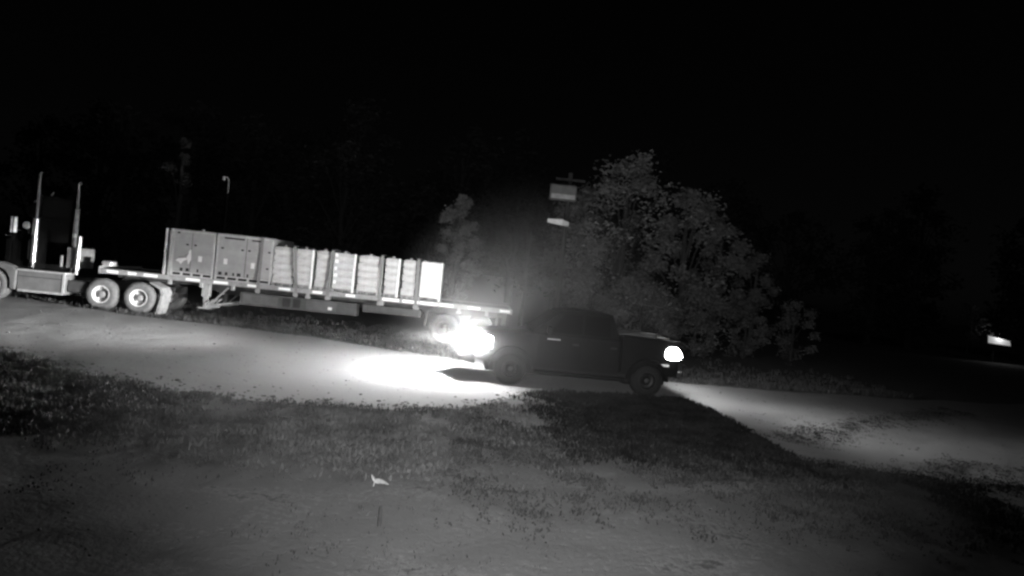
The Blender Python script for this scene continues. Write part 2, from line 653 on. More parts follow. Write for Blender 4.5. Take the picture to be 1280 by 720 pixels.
# cab
MB().loft([[(-3.45, .28, .95), (-3.45, 2.32, .95), (-3.45, 2.32, 2.15), (-3.45, .28, 2.15)],
           [(-3.30, .27, .9), (-3.30, 2.33, .9), (-3.30, 2.33, 2.2), (-3.30, .27, 2.2)],
           [(-3.02, .30, .9), (-3.02, 2.30, .9), (-3.0, 2.22, 2.92), (-3.0, .38, 2.92)],
           [(-2.50, .30, .9), (-2.50, 2.30, .9), (-2.50, 2.24, 2.98), (-2.50, .36, 2.98)]]).build("cab", M['black'], tk)
dr = MB().box(-3.22, -2.60, .262, .272, 1.15, 2.12, .004).build("door", M['black'], tk)
bx("door_handle", M['dark'], dr, -2.72, -2.64, .235, .26, 1.72, 1.77)
MB().prism([(-3.0, 2.2), (-2.66, 2.2), (-2.66, 2.78), (-2.94, 2.78)], .26, .30).build("side_window", M['glass'], tk)
MB().prism([(-2.95, 2.93), (-2.48, 3.0), (-2.48, 3.82), (-2.56, 3.86), (-2.74, 3.55), (-2.9, 3.2)], .45, 2.15, .05).build("roof_fairing", M['black'], tk)
sv = MB().prism([(-2.76, 3.56), (-2.70, 3.63), (-2.66, 3.60), (-2.72, 3.53)], .43, .47).build("lower_roof_glint", M['chrome'], tk)  # chrome chip drawn as a glint on the roof line
MB().prism([(-2.30, 3.86), (-2.22, 3.99), (-2.19, 3.98), (-2.27, 3.84)], .60, .64).build("upper_roof_glint", M['chrome'], tk)  # second bright chip for the glint higher up
# hood and front fender
MB().loft([[(-5.35, .62, .75), (-5.35, 1.98, .75), (-5.35, 1.9, 1.75), (-5.35, .7, 1.75)],
           [(-4.4, .5, .8), (-4.4, 2.1, .8), (-4.4, 2.02, 2.05), (-4.4, .58, 2.05)],
           [(-3.46, .4, .9), (-3.46, 2.2, .9), (-3.46, 2.1, 2.24), (-3.46, .5, 2.24)]]).build("hood", M['black'], tk, True)
MB().prism([(-4.5, .85), (-4.3, 1.18), (-3.95, 1.33), (-3.4, 1.34), (-3.02, 1.24), (-2.84, 1.1), (-2.86, .42), (-3.02, .42), (-3.06, .8), (-3.2, 1.04), (-3.45, 1.16), (-3.85, 1.16), (-4.12, 1.04), (-4.28, .82)],
           .02, .62, .02).build("front_fender", M['fairing'], tk)
MB().box(-3.6, -3.08, .41, .47, 2.255, 2.285).build("hood_trim", M['fairing_edge'], tk)
bx("bumper", M['chrome'], tk, -5.6, -5.35, .1, 2.5, .4, .8, .05)
wheel('steer', tk, -3.66, .06, .53)
wheel('steer', tk, -3.66, 2.54, .53, True)
# side fairing and step box
MB().box(-2.82, -1.22, .08, .6, .38, 1.10, .02).build("side_fairing", M['fairing'], tk)
MB().box(-2.84, -1.20, .05, .62, 1.10, 1.165, .012).build("fairing_top", M['fairing_edge'], tk)
MB().box(-2.78, -1.24, .06, .085, .37, .44).build("fairing_trim", M['fairing_edge'], tk)
MB().box(-1.285, -1.205, .055, .085, .45, 1.095).build("fairing_trim", M['fairing_edge'], tk)
MB().box(-2.80, -1.30, .065, .079, .90, .925).build("fairing_trim", M['dark'], tk)
MB().box(-1.21, -.55, .2, .6, .48, .92, .05).build("fuel_tank", M['under'], tk)
# exhaust stacks
for (sx, sy, zt, zs) in ((-2.38, .12, 4.62, 2.97), (-2.28, 2.06, 4.55, 3.5)):
    st = MB().tube([(sx, sy, 1.25), (sx, sy, zt - .25), (sx - .01, sy, zt - .1), (sx + .06, sy, zt)], [.05, .05, .05, .05], 14, False).build("exhaust_stack", M['pipe'], tk, True)
    MB().tube([(sx, sy, 1.42), (sx, sy, zs)], .09, 16).build("heat_shield", M['chrome'] if sy < 1 else M['gear'], st, True)
    MB().tube([(sx, sy, zs), (sx, sy, zs + .04)], .115, 16).build("clamp", M['dark'], st, True)
MB().tube([(-1.02, .35, 1.30), (-1.0, .35, 2.5)], .085, 14).build("air_intake", M['chrome'], tk, True)
MB().tube([(-1.02, .35, 1.12), (-1.02, .35, 1.3)], .05, 10).build("intake_bracket", M['alu'], tk)
# mirrors, grab handle
mi = MB().box(-3.02, -2.93, -.18, .02, 2.38, 2.98, .02).build("mirror", M['black'], tk)
bx("mirror_glass", M['white'], mi, -2.93, -2.922, -.16, .0, 2.41, 2.95)
MB().box(-3.0, -2.955, -.192, -.182, 2.40, 2.95).build("mirror_trim", M['white'], mi)
MB().tube([(-3.0, .3, 2.5), (-2.98, 0.02, 2.5)], .015, 6).build("mirror_arm", M['dark'], tk)
MB().lathe([(.001, -.05), (.10, -.04), (.13, 0), (.13, .02), (.001, .03)], -2.68, .1, 2.7, 18).build("round_mirror", M['fairing_edge'], tk, True)
MB().tube([(-2.68, .26, 2.7), (-2.68, .12, 2.7)], .015, 6).build("mirror_arm", M['dark'], tk)
MB().tube([(-2.61, .25, 1.5), (-2.60, .19, 1.55), (-2.61, .19, 2.15), (-2.63, .25, 2.2)], .022, 8).build("grab_handle", M['chrome'], tk, True)
# frame, behind cab
MB().box(-5.2, 2.2, .78, .88, .72, .98).box(-5.2, 2.2, 1.72, 1.82, .72, .98).box(-1.9, -1.8, .88, 1.72, .75, .95).box(.6, .75, .88, 1.72, .72, .98).build("chassis", M['dark'], tk)
bx("tool_box", M['gear'], tk, -1.44, -1.08, .4, 1.4, 1.34, 2.07, .02)
MB().box(-1.40, -1.28, .385, .40, 1.40, 2.0).box(-1.24, -1.12, .385, .40, 1.40, 2.0).build("tool_box_door", M['fairing'], tk)
MB().tube([(-1.56, .9, 1.0), (-1.56, .9, 2.45)], .02, 6).build("lamp_post", M['dark'], tk)
MB().box(-1.61, -1.51, .85, .95, 2.43, 2.58, .02).build("work_lamp", M['fairing_edge'], tk)
MB().box(-1.57, -1.52, .3, .36, 1.35, 1.75).build("cable_holder", M['gear'], tk)
for wx in (.06, 1.36):
    wheel('dual', tk, wx, .06, .54)
    wheel('dual', tk, wx, 2.54, .54, True)
    MB().tube([(wx, .3, .54), (wx, 2.3, .54)], .11, 10).build("axle", M['dark'], tk)
MB().prism([(.3, 1.0), (1.2, 1.0), (1.05, 1.2), (.5, 1.22)], .7, 1.9).build("fifth_wheel", M['dark'], tk)
fl = MB().prism([(1.98, .02), (2.06, .02), (2.22, .78), (2.12, .98), (1.72, 1.15), (1.70, 1.10), (2.06, .92), (2.12, .72)], .06, .66).build("mud_flap", M['gear'], tk)
bx("flap_trim", M['fairing_edge'], fl, 1.97, 1.99, .05, .67, .02, .1)

# ------------------------------------------------------------------ trailer
tr = thing("flatbed_trailer", "long flatbed trailer with white reflective tape along its side rail", "trailer", (OX, OY, 0), TYAW)
TLN = 14.56
for k in range(5):
    bx("deck_board", M['deck'], tr, .02, TLN - .02, .12 + k * .48, .12 + k * .48 + .465, 1.41, 1.45 + .004 * (k % 2))
bx("side_rail", M['rail'], tr, 0, TLN, 0, .1, 1.30, 1.47, .008)
bx("side_rail", M['rail'], tr, 0, TLN, 2.54, 2.64, 1.30, 1.47, .008)
bx("front_bolster", M['rail'], tr, -.06, 0, .0, 2.64, 1.28, 1.55, .01)
MB().box(-.12, .22, .25, .6, 1.55, 1.72, .03).build("front_bracket", M['alu'], tr)
for x0, x1 in ((.22, .62), (.95, 1.25), (1.5, 1.98), (2.95, 3.45), (3.92, 4.43), (5.10, 5.42), (6.20, 6.62), (7.39, 7.76), (8.58, 8.92), (9.90, 10.5), (10.62, 11.2), (11.24, 11.9), (11.95, 12.46), (13.0, 13.45), (14.16, 14.54)):
    bx("reflector_tape", M['tape'], tr, x0, x1, -.004, .0, 1.335, 1.43)
# main beams and crossmembers
for y in (.75, 1.8):
    MB().prism([(.2, 1.28), (TLN - .1, 1.28), (TLN - .1, 1.08), (11, .95), (4.2, .92), (3.0, 1.14), (.2, 1.16)], y, y + .12).build("main_beam", M['dark'], tr)
cm = MB()
for k in range(24):
    cm.box(.5 + k * .6, .56 + k * .6, .1, 2.54, 1.29, 1.39)
cm.build("cross_members", M['dark'], tr)
# stake pockets / winches below the rail
for x in (2.4, 3.5, 4.6, 5.49, 6.78, 7.24, 8.0, 9.9, 11.14, 12.68, 13.7):
    w = MB().box(x - .06, x + .06, .0, .09, 1.14, 1.298, .01).build("winch", M['rail'], tr)
    if x in (7.24, 11.14, 12.68):
        MB().tube([(x - .09, .05, 1.16), (x + .09, .05, 1.16)], .045, 10).build("winch_drum", M['rail'], w)
# headboard
for x in (2.13, 2.30):
    for y in (.05, 2.5):
        bx("headboard_post", M['crate_edge'], tr, x - .03, x + .03, y, y + .08, 1.475, 3.12, .006)
MB().box(2.20, 2.23, .13, 2.5, 1.5, 3.05).build("headboard_sheet", M['crate'], tr)
# side box / skirt
sb = MB().box(4.84, 9.0, .12, .6, .66, 1.12, .01).build("side_box", M['under'], tr)
for x0, x1 in ((6.35, 6.62), (6.72, 6.98)):
    bx("dark_recess", M['hole'], sb, x0, x1, .105, .119, .74, 1.06)  # black plate paints the dark inside of a slot
bx("box_door", M['under2'], sb, 7.2, 8.3, .10, .119, .72, 1.06, .008)
bx("box_door", M['under2'], sb, 4.95, 6.2, .10, .119, .72, 1.06, .008)
bx("box_lamp", M['plate'], sb, 7.98, 8.12, .085, .099, .78, .88)
bx("air_tank_guard", M['under'], tr, 9.15, 11.3, .3, .7, .82, 1.12, .03)
# landing gear
for y in (.35, 2.1):
    lg = bx("landing_leg", M['gear'], tr, 3.46, 3.60, y, y + .14, .42, 1.28, .01)
    bx("sleeve", M['gear'], lg, 3.40, 3.66, y - .03, y + .17, .80, 1.28, .01)
    bx("foot", M['gear'], lg, 3.34, 3.74, y - .06, y + .2, .36, .42, .01)
    MB().tube([(3.62, y + .05, .5), (4.62, y + .05, .68)], .035, 8).tube([(3.7, y + .05, .55), (4.3, y + .05, 1.2)], .03, 8).tube([(3.5, y + .05, .40), (4.05, y + .05, .50)], .05, 8).build("brace", M['gear'], lg)
for k in range(4):
    MB().tube([(3.55 + k * .14, .30, .52 + k * .03), (3.72 + k * .14, .30, .70 + k * .03)], .025, 6).build("crank_rod", M['gear'], tr)
MB().tube([(3.5, .45, .6), (3.5, 2.2, .6)], .03, 8).build("cross_shaft", M['dark'], tr)
# rear axles
for wx in (12.2, 13.48):
    wheel('trail', tr, wx, .05, .52)
    wheel('trail', tr, wx, 2.59, .52, True)
    MB().tube([(wx, .3, .52), (wx, 2.3, .52)], .09, 10).build("axle", M['dark'], tr)
MB().prism([(11.45, .55), (11.47, 1.06), (11.7, 1.24), (11.74, 1.2), (11.55, 1.02), (11.52, .55)], .05, .6).build("fender", M['under'], tr)
MB().prism([(14.02, .25), (14.05, .25), (14.14, 1.2), (14.1, 1.2)], .05, .6).build("mud_flap", M['under'], tr)
bx("rear_bumper", M['rail'], tr, 14.35, 14.45, .2, 2.44, .5, .6, .01)
for y in (.6, 2.0):
    bx("bumper_post", M['dark'], tr, 14.36, 14.44, y, y + .08, .6, 1.29)
bx("rear_sill", M['rail'], tr, TLN, TLN + .06, .0, 2.64, 1.28, 1.47, .01)


# ------------------------------------------------------------------ metal crates on the trailer
def metal_crate(label, x0, x1, seams, pads, latches, holes):
    """origin at its base on the deck; near face at y=.04"""
    t = thing("metal_crate", label, "crate", tuple(Matrix.Translation((OX, OY, 0)) @ Matrix.Rotation(TYAW, 4, 'Z') @ Vector((x0, .06, 1.456))), TYAW, "sheet metal crates on the trailer")
    W, Dp, Hh = x1 - x0, 2.3, 1.66
    edges = [0] + [s - x0 for s in seams] + [W]
    for a, b in zip(edges, edges[1:]):
        bx("front_panel", M['crate'], t, a + .012, b - .012, .012, .03, .19, Hh - .05, .003)
    bx("side_panel", M['crate'], t, .0, .03, .05, Dp, .06, Hh - .02)
    bx("side_panel", M['crate'], t, W - .03, W, .05, Dp, .06, Hh - .02)
    bx("back_panel", M['crate'], t, .03, W - .03, Dp - .03, Dp, .06, Hh - .02)
    bx("inner_wall", M['hole'], t, .03, W - .03, .06, .08, .05, Hh - .06)
    bx("lid", M['crate'], t, .0, W, .0, Dp + .02, Hh - .02, Hh + .015, .005)
    bx("top_rail", M['crate_edge'], t, 0, W, -.005, .04, Hh - .075, Hh - .022, .004)
    bx("base_rail", M['crate_edge'], t, 0, W, -.006, .05, .0, .045, .004)
    bx("base_rail", M['crate_edge'], t, 0, W, -.004, .05, .135, .18, .004)
    for px in (0, W - .055):
        bx("corner_post", M['crate_edge'], t, px, px + .055, -.008, .05, .182, Hh - .077, .004)
    n = max(2, round(W / .42))
    for k in range(n + 1):
        px = (W - .06) * k / n
        bx("skid_block", M['crate_edge'], t, px, px + .06, -.005, .05, .046, .134)
    for (sx, sz) in latches:
        MB().box(sx - x0 - .045, sx - x0 + .045, -.012, .011, sz - 1.45 - .03, sz - 1.45 + .03, .006).build("latch", M['hole'], t)
    for (sx, sz) in pads:
        MB().box(sx - x0 - .065, sx - x0 + .065, -.004, .011, sz - 1.45 - .1, sz - 1.45 + .1, .004).build("label_plate", M['plate'], t)
    for (sx, w) in holes:
        bx("dark_hole", M['hole'], t, sx - x0 - w / 2, sx - x0 + w / 2, .004, .0115, .20, .31)  # flat black plates paint the shade inside small openings
    return t


c1 = metal_crate("grey sheet metal crate next to the trailer headboard with an irregular pale patch", 2.36, 3.83, [3.02],
                 [(3.35, 2.13)], [(2.55, 3.0), (2.88, 2.6), (3.16, 2.6)], [(2.73, .10), (2.94, .11), (3.3, .06)])
MB().prism([(.15, .55), (.34, .72), (.52, .66), (.60, .95), (.66, .98), (.68, .62), (.60, .45), (.55, .62), (.42, .55), (.34, .44), (.26, .52)], -.004, .011).build("irregular_patch", M['plate'], c1)  # irregular pale outline laid flat on the front panel
MB().prism([(.22, .70), (.45, .74), (.60, .88), (.56, .78), (.44, .67), (.25, .64)], -.006, .0095).build("irregular_patch", M['gear'], c1)
c2 = metal_crate("wider grey sheet metal crate standing between the patched crate and the bags", 3.90, 5.86, [4.93, 5.50],
                 [(4.24, 2.14), (5.2, 2.08)], [(4.10, 2.61), (4.80, 2.6), (5.04, 2.6), (5.74, 2.61), (5.72, 2.02)], [(4.08, .12), (4.30, .09), (4.55, .06), (4.74, .13), (5.05, .06)])
bx("lid_handle", M['hole'], c2, .25, .95, -.014, -.006, 1.50, 1.56)
bx("lid_handle", M['hole'], c2, 1.2, 1.55, -.014, -.006, 1.50, 1.55)
bx("lid_lug", M['crate_edge'], c1, .93, 1.0, .1, .2, 1.676, 1.75)


# ------------------------------------------------------------------ pallets of bags
def bag_mesh(w, d, h, seed):
    random.seed(seed)
    mb = MB()
    n = 4
    secs = []
    for i, (fx, sc) in enumerate(((0, .70), (.05, .92), (.3, 1.0), (.7, 1.02), (.95, .92), (1, .70))):
        hh = h * sc * random.uniform(.94, 1.02)
        dd = d * (.94 + .06 * sc)
        x = fx * w
        y0 = (d - dd) / 2 + random.uniform(-.012, .012)
        z0 = (h - hh) * .35
        c = min(hh, dd) * .23
        secs.append([(x, y0 + c, z0), (x, y0 + dd - c, z0), (x, y0 + dd, z0 + hh * .5), (x, y0 + dd - c, z0 + hh), (x, y0 + c, z0 + hh), (x, y0, z0 + hh * .5)])
    mb.loft(secs)
    return mb.mesh("bag", M['bag'], True)


def on_deck(x, y, z):
    return tuple(Matrix.Translation((OX, OY, 0)) @ Matrix.Rotation(TYAW, 4, 'Z') @ Vector((x, y, z)))


PAL = [
    (5.90, 6.62, "pallet of pale bags next to the metal crates", None),
    (6.71, 7.28, "narrow pallet of bags with a white edge board beside the dark gap", 'R'),
    (7.42, 7.90, "narrowest pallet of bags behind the slanting strap, right of the dark gap", None),
    (8.03, 8.78, "wide pallet of bags with white blotches up its left side, mid-load", 'R'),
    (8.92, 9.69, "wide pallet of bags directly left of the upright grey strap", 'R'),
    (9.88, 10.38, "brightly lit pallet of bags directly right of the upright grey strap", 'R'),
    (10.52, 11.0, "narrow bright pallet of bags next to the white wrapped bale", None),
]


def pallet(parent, W, D=1.15):
    p = MB()
    for y in (0, D / 2 - .05, D - .1):
        p.box(0, W, y, y + .1, .0, .022)
        for x in (0, W / 2 - .05, W - .1):
            p.box(x, x + .1, y, y + .1, .022, .10)
    o = p.build("pallet_base", M['pallet'], parent)
    nb = max(4, int(D / .19))
    for k in range(nb):
        bx("slat", M['pallet'], o, 0, W, k * D / nb, k * D / nb + .12, .10, .122)
    return o


for i, (x0, x1, lab, eb) in enumerate(PAL):
    t = thing("bag_pallet", lab, "pallet load", on_deck(x0, .10, 1.456), TYAW, "pallets of bags on the trailer")
    W = x1 - x0
    pallet(t, W)
    ms = [bag_mesh(W, .58, .272, 100 + i * 7 + q) for q in range(3)]
    random.seed(50 + i)
    for l in range(5):
        for d in range(2):
            link("bag", ms[random.randrange(3)], t, (random.uniform(-.018, .018), d * .575 + random.uniform(-.02, .02), .122 + l * .258), (0, random.uniform(-.02, .02), random.uniform(-.03, .03)))
    if eb:
        MB().box(W - .035, W + .035, -.035, -.022, .02, 1.43).box(W + .022, W + .035, -.022, .05, .02, 1.43).build("edge_board", M['edge'], t)
    if i == 3:
        for l, z in enumerate((.3, .55, .8, 1.05, 1.28)):
            MB().box(.04, .14 + .03 * (l % 2), -.03, -.018, z, z + .12, .004).build("white_patch", M['edge'], t)
    MB().box(W * .45, W * .45 + .08, .05, .15, 1.425, 1.50, .01).build("corner_protector", M['gear'], t)
# wrapped bale
t = thing("wrapped_bale", "white stretch-wrapped bale on its pallet nearest the trailer's empty tail", "pallet load", on_deck(11.15, .10, 1.456), TYAW)
pallet(t, .80)
bm = bmesh.new()
bmesh.ops.create_cube(bm, size=1)
bmesh.ops.subdivide_edges(bm, edges=bm.edges[:], cuts=7, use_grid_fill=True)
for v in bm.verts:
    p = v.co.copy()
    v.co = Vector((.02 + (p.x + .5) * .76, (p.y + .5) * 1.1, .125 + (p.z + .5) * 1.30))
    v.co += Vector((p.x, p.y, p.z)) * .02 * noise.noise(v.co * 3.0) + Vector((0, -.03 * noise.noise(v.co * Vector((2, 1, 6))), 0))
bmesh.ops.bevel(bm, geom=[e for e in bm.edges if e.calc_face_angle(0) > 1.2], offset=.03, segments=2, affect='EDGES')
mb = MB()
mb._add(bm)
mb.build("wrapped_block", M['wrap'], t, True)
MB().box(.74, .80, -.03, -.015, .02, 1.44).build("edge_board", M['edge'], t)

# ------------------------------------------------------------------ cargo straps over the load
STR = [(5.48, 5.49, 3.145, "grey cargo strap over the wider metal crate near its end"),
       (6.66, 6.82, 2.955, "slanting grey strap between the first two bag pallets"),
       (8.01, 7.95, 2.955, "grey strap slanting down beside the narrowest bag pallet"),
       (9.78, 9.80, 2.955, "upright grey strap in the gap between bag pallets near mid-load"),
       (11.07, 11.10, 2.96, "upright grey strap just left of the white wrapped bale")]
for (xt, xb, zt, lab) in STR:
    t = thing("cargo_strap", lab, "strap", on_deck(xt, 0, 1.5), TYAW, "cargo straps over the load")
    e = -.045 if zt < 3.1 else .03
    path = [(xb, -.03, 1.18), (xb, -.035, 1.5), (xt, e, zt - .04), (xt, e + .05, zt), (xt, 2.5, zt), (xt, 2.70, zt - .1), (xt, 2.70, 1.2)]
    mb = MB()
    w = .055
    secs = []
    for (x, y, z) in path:
        yy, zz = (0.006, 0) if y in (-.03, -.035, e) or y == 2.70 else (0, .006)
        secs.append([(x - w - xt, y - yy, z - 1.5 - zz), (x + w - xt, y - yy, z - 1.5 - zz), (x + w - xt, y + yy, z - 1.5 + zz), (x - w - xt, y + yy, z - 1.5 + zz)])
    mb.loft(secs).build("webbing", M['strap'], t)
    MB().box(xb - xt - .08, xb - xt + .08, -.055, -.02, -.36, -.22, .01).build("ratchet", M['rail'], t)

# ------------------------------------------------------------------ pickup
PX, PY, PYAW = 1.85, 16.2, 0.09
pk = thing("pickup_truck", "black pickup truck driving left along the road with blazing headlights", "pickup truck", (PX, PY, 0), PYAW)
HW = .97


def sect(x, hw, z0, z1, tum=.0):
    return [(x, -hw, z0), (x, hw, z0), (x, hw, (z0 + z1) / 2 + .1), (x, hw - tum, z1 - .04), (x, hw - tum - .06, z1), (x, -hw + tum + .06, z1), (x, -hw + tum, z1 - .04), (x, -hw, (z0 + z1) / 2 + .1)]


body = MB().loft([sect(-2.74, .80, .62, 1.14, .05), sect(-2.66, .90, .56, 1.20, .06), sect(-2.3, .95, .52, 1.27, .08), sect(-1.5, HW, .50, 1.33, .08), sect(-1.25, HW, .50, 1.36, .05), sect(.95, HW, .50, 1.38, .04)])
b = body.build("body", M['pickup'], pk, True)
# wheel arches
for x in (-1.78, 1.72):
    for s in (-1, 1):
        mb = MB()
        secs = []
        for k in range(9):
            a = math.pi * k / 8
            secs.append([(x + r * math.cos(a), y, .42 + r * math.sin(a)) for r, y in ((.44, s * (HW - .04)), (.56, s * (HW - .04)), (.54, s * (HW + .05)), (.45, s * (HW + .05)))])
        mb.loft(secs).build("wheel_arch", M['pickup'], pk)
        wheel('pickup', pk, x, s * (HW - .0), .40, s > 0)
for s in (-1, 1):
    bx("running_board", M['pickup'], pk, -1.2, 1.12, s * HW - .09, s * HW + .09, .36, .43, .02)
MB().box(-2.4, 2.3, -.62, .62, .26, .52, .04).build("underbody", M['black_rubber'], pk)
# bed
MB().box(1.0, 2.50, -HW, -HW + .07, .55, 1.46, .02).box(1.0, 2.50, HW - .07, HW, .55, 1.46, .02).box(1.0, 1.06, -HW + .07, HW - .07, .55, 1.46, .02).box(1.06, 2.44, -HW + .07, HW - .07, .62, .70).build("bed", M['pickup'], pk)
for y0 in (-HW - .012, HW - .09):
    bx("bed_rail", M['pickup'], pk, 1.0, 2.50, y0, y0 + .102, 1.461, 1.50, .01)
tg = bx("tailgate", M['pickup'], pk, 2.44, 2.51, -HW + .18, HW - .18, .72, 1.49, .02)
bx("handle", M['dark'], tg, 2.51, 2.53, -.12, .12, 1.25, 1.32)
# cab greenhouse
MB().loft([[(-1.35, -HW + .06, 1.34), (-1.35, HW - .06, 1.34), (-1.33, HW - .08, 1.36), (-1.33, -HW + .08, 1.36)],
           [(-.66, -HW + .10, 1.34), (-.66, HW - .10, 1.34), (-.62, HW - .22, 1.93), (-.62, -HW + .22, 1.93)],
           [(-.3, -HW + .08, 1.34), (-.3, HW - .08, 1.34), (-.3, HW - .23, 1.98), (-.3, -HW + .23, 1.98)],
           [(.62, -HW + .08, 1.36), (.62, HW - .08, 1.36), (.62, HW - .23, 1.98), (.62, -HW + .23, 1.98)],
           [(.80, -HW + .09, 1.36), (.80, HW - .09, 1.36), (.74, HW - .24, 1.95), (.74, -HW + .24, 1.95)],
           [(.96, -HW + .10, 1.36), (.96, HW - .10, 1.36), (.95, HW - .12, 1.39), (.95, -HW + .12, 1.39)]]).build("cab", M['pickup'], pk)
MB().loft([[(-1.28, -.76, 1.405), (-1.28, .76, 1.405), (-1.29, .76, 1.415), (-1.29, -.76, 1.415)], [(-.70, -.68, 1.885), (-.70, .68, 1.885), (-.71, .68, 1.895), (-.71, -.68, 1.895)]]).build("windshield", M['glass'], pk)
for s in (-1, 1):
    for x0, x1, x2, x3 in ((-.85, -.05, -.05, -.50), (.02, .70, .66, .02)):
        def sw(x, z, o):
            return (x, s * (HW - .08 - .15 * max(0, (z - 1.34) / .64) + o), z)
        MB().loft([[sw(x0, 1.40, .0), sw(x1, 1.40, .0), sw(x1, 1.40, .012), sw(x0, 1.40, .012)], [sw(x3, 1.88, .0), sw(x2, 1.88, .0), sw(x2, 1.88, .012), sw(x3, 1.88, .012)]]).build("side_window", M['glass'], pk)
    for x0, x1 in ((-1.15, -.08), (-.04, .9)):
        d = bx("door", M['pickup'], pk, x0, x1, s * HW - .008, s * HW + .008, .62, 1.30, .005)
        bx("handle", M['dark'], d, x1 - .2, x1 - .04, s * (HW + .02) - .01, s * (HW + .02) + .01, 1.12, 1.16)
    mr_ = MB().box(-.98, -.86, s * (HW + .12) - .1, s * (HW + .12) + .1, 1.36, 1.56, .03).build("side_mirror", M['pickup'], pk)
    MB().tube([(-.92, s * (HW - .08), 1.38), (-.92, s * (HW + .1), 1.42)], .02, 6).build("arm", M['dark'], mr_)
MB().box(-.93, -.60, -HW - .022, -HW - .009, 1.215, 1.245).build("door_glint", M['chrome'], pk)  # bright strip drawn as the highlight below the mirror
# front end
gr = bx("grille", M['dark'], pk, -2.775, -2.73, -.52, .52, .74, 1.10, .01)
for k in range(4):
    bx("grille_bar", M['hub'], gr, -2.79, -2.776, -.50, .50, .77 + k * .085, .80 + k * .085)
MB().loft([[(xf, y, .46), (xf - .02, y, .52), (xf - .03, y, .74), (xf, y, .79), (-2.68, y, .79), (-2.68, y, .46)] for y, xf in ((-.96, -2.74), (-.8, -2.86), (-.4, -3.06), (0, -3.14), (.4, -3.06), (.8, -2.86), (.96, -2.74))]).build("front_bumper", M['dark'], pk)  # prow form added to throw a pointed shadow wedge ahead
MB().box(2.46, 2.66, -.92, .92, .52, .70, .04).build("rear_bumper", M['dark'], pk)
for s in (-1, 1):
    hl = MB().loft([[(-2.80, s * .56, .82), (-2.80, s * .56, 1.14), (-2.70, s * .56, 1.16), (-2.70, s * .56, .80)], [(-2.79, s * .80, .82), (-2.79, s * .80, 1.15), (-2.66, s * .80, 1.17), (-2.66, s * .80, .80)]]).build("headlight", M['lens'], pk, True)
    MB().loft([[(-2.785, s * .803, .81), (-2.785, s * .803, 1.15), (-2.66, s * .803, 1.16), (-2.66, s * .803, .80)], [(-2.68, s * .93, .79), (-2.68, s * .93, 1.17), (-2.56, s * .88, 1.17), (-2.56, s * .88, .79)],
               [(-2.48, s * .965, .81), (-2.48, s * .965, 1.18), (-2.46, s * .9, 1.17), (-2.46, s * .9, .81)], [(-2.30, s * .982, .90), (-2.30, s * .982, 1.14), (-2.30, s * .9, 1.13), (-2.30, s * .9, .91)]]).build("side_glare_glass", M['lens_glare_side'], hl, True)  # side glass drawn out along the fender to widen the glare
    tl = MB().prism([(2.13, 1.02), (2.12, 1.20), (2.18, 1.29), (2.34, 1.33), (2.47, 1.27), (2.57, 1.12), (2.56, 1.04), (2.46, .99), (2.25, .985)], s * (HW - .06) - .10, s * (HW - .06) + .085, .03).build("tail_light", M['tail'], pk)
MB().box(2.05, 2.25, -HW - .012, -HW - .002, .80, .86, .004).build("side_marker", M['taildim'], pk)
# beams of the lit headlights and rear lamps
for s in (-1, 1):
    spot("headlight_beam", (-3.04, s * .74, .96), (-12.9, s * .74 - .6, -1.2), 260, 100, .7, .10, pk)
    spot("headlight_hot_spot", (-3.04, s * .74, .96), (-12.9, s * .74 + 2.0, .75), 17000, 62, 1.0, .10, pk, (1.0, .26, 1.0))
    spot("rear_lamp_beam", (2.62, s * .88, 1.12), (9.6, s * .88 - 1.0, .9), 120, 165, .8, .08, pk)
    spot("rear_lamp_throw", (2.64, s * .88, 1.12), (7.6, s * .88 - 4.5, .4), 700, 80, 1.0, .08, pk, (1.0, .45, 1.0))


# ------------------------------------------------------------------ haze volumes added to imitate headlight glare
def glare_haze_mat(name, dens, power):
    m = bpy.data.materials.new(name)
    m.use_nodes = True
    nt = m.node_tree
    nt.nodes.clear()
    out = nt.nodes.new("ShaderNodeOutputMaterial")
    pv = nt.nodes.new("ShaderNodeVolumePrincipled")
    pv.inputs["Color"].default_value = (.9, .9, .9, 1)
    tc = nt.nodes.new("ShaderNodeTexCoord")
    gr = nt.nodes.new("ShaderNodeTexGradient")
    gr.gradient_type = 'SPHERICAL'
    nt.links.new(tc.outputs["Object"], gr.inputs[0])
    pw = nt.nodes.new("ShaderNodeMath")
    pw.operation = 'POWER'
    pw.inputs[1].default_value = power
    nt.links.new(gr.outputs["Fac"], pw.inputs[0])
    ml = nt.nodes.new("ShaderNodeMath")
    ml.operation = 'MULTIPLY'
    ml.inputs[1].default_value = dens
    nt.links.new(pw.outputs[0], ml.inputs[0])
    nt.links.new(ml.outputs[0], pv.inputs["Density"])
    nt.links.new(pv.outputs[0], out.inputs["Volume"])
    return m


for nm, loc, sc, dens, pwr, lab in (("glare_haze", (.7, 15.0, 1.3), (4.0, 3.6, 4.0), .05, 1.6, "thin pale haze added as lens glare round the front of the pickup"),
                                    ("glare_haze", (-.80, 14.92, .93), (.64, .50, .50), .5, 1.2, "thick bright puff of dust at the pickup's near headlight")):
    bm = bmesh.new()
    bmesh.ops.create_icosphere(bm, subdivisions=3, radius=1.0)
    me = bpy.data.meshes.new("glare_haze")
    bm.to_mesh(me)
    bm.free()
    me.materials.append(glare_haze_mat("headlight_glare_haze", dens, pwr))  # glowing volume imitates bloom and veil in the lens
    du = link(nm, me, None, loc)
    du.scale = sc
    tag(du, lab, "glare_haze", kind='stuff')


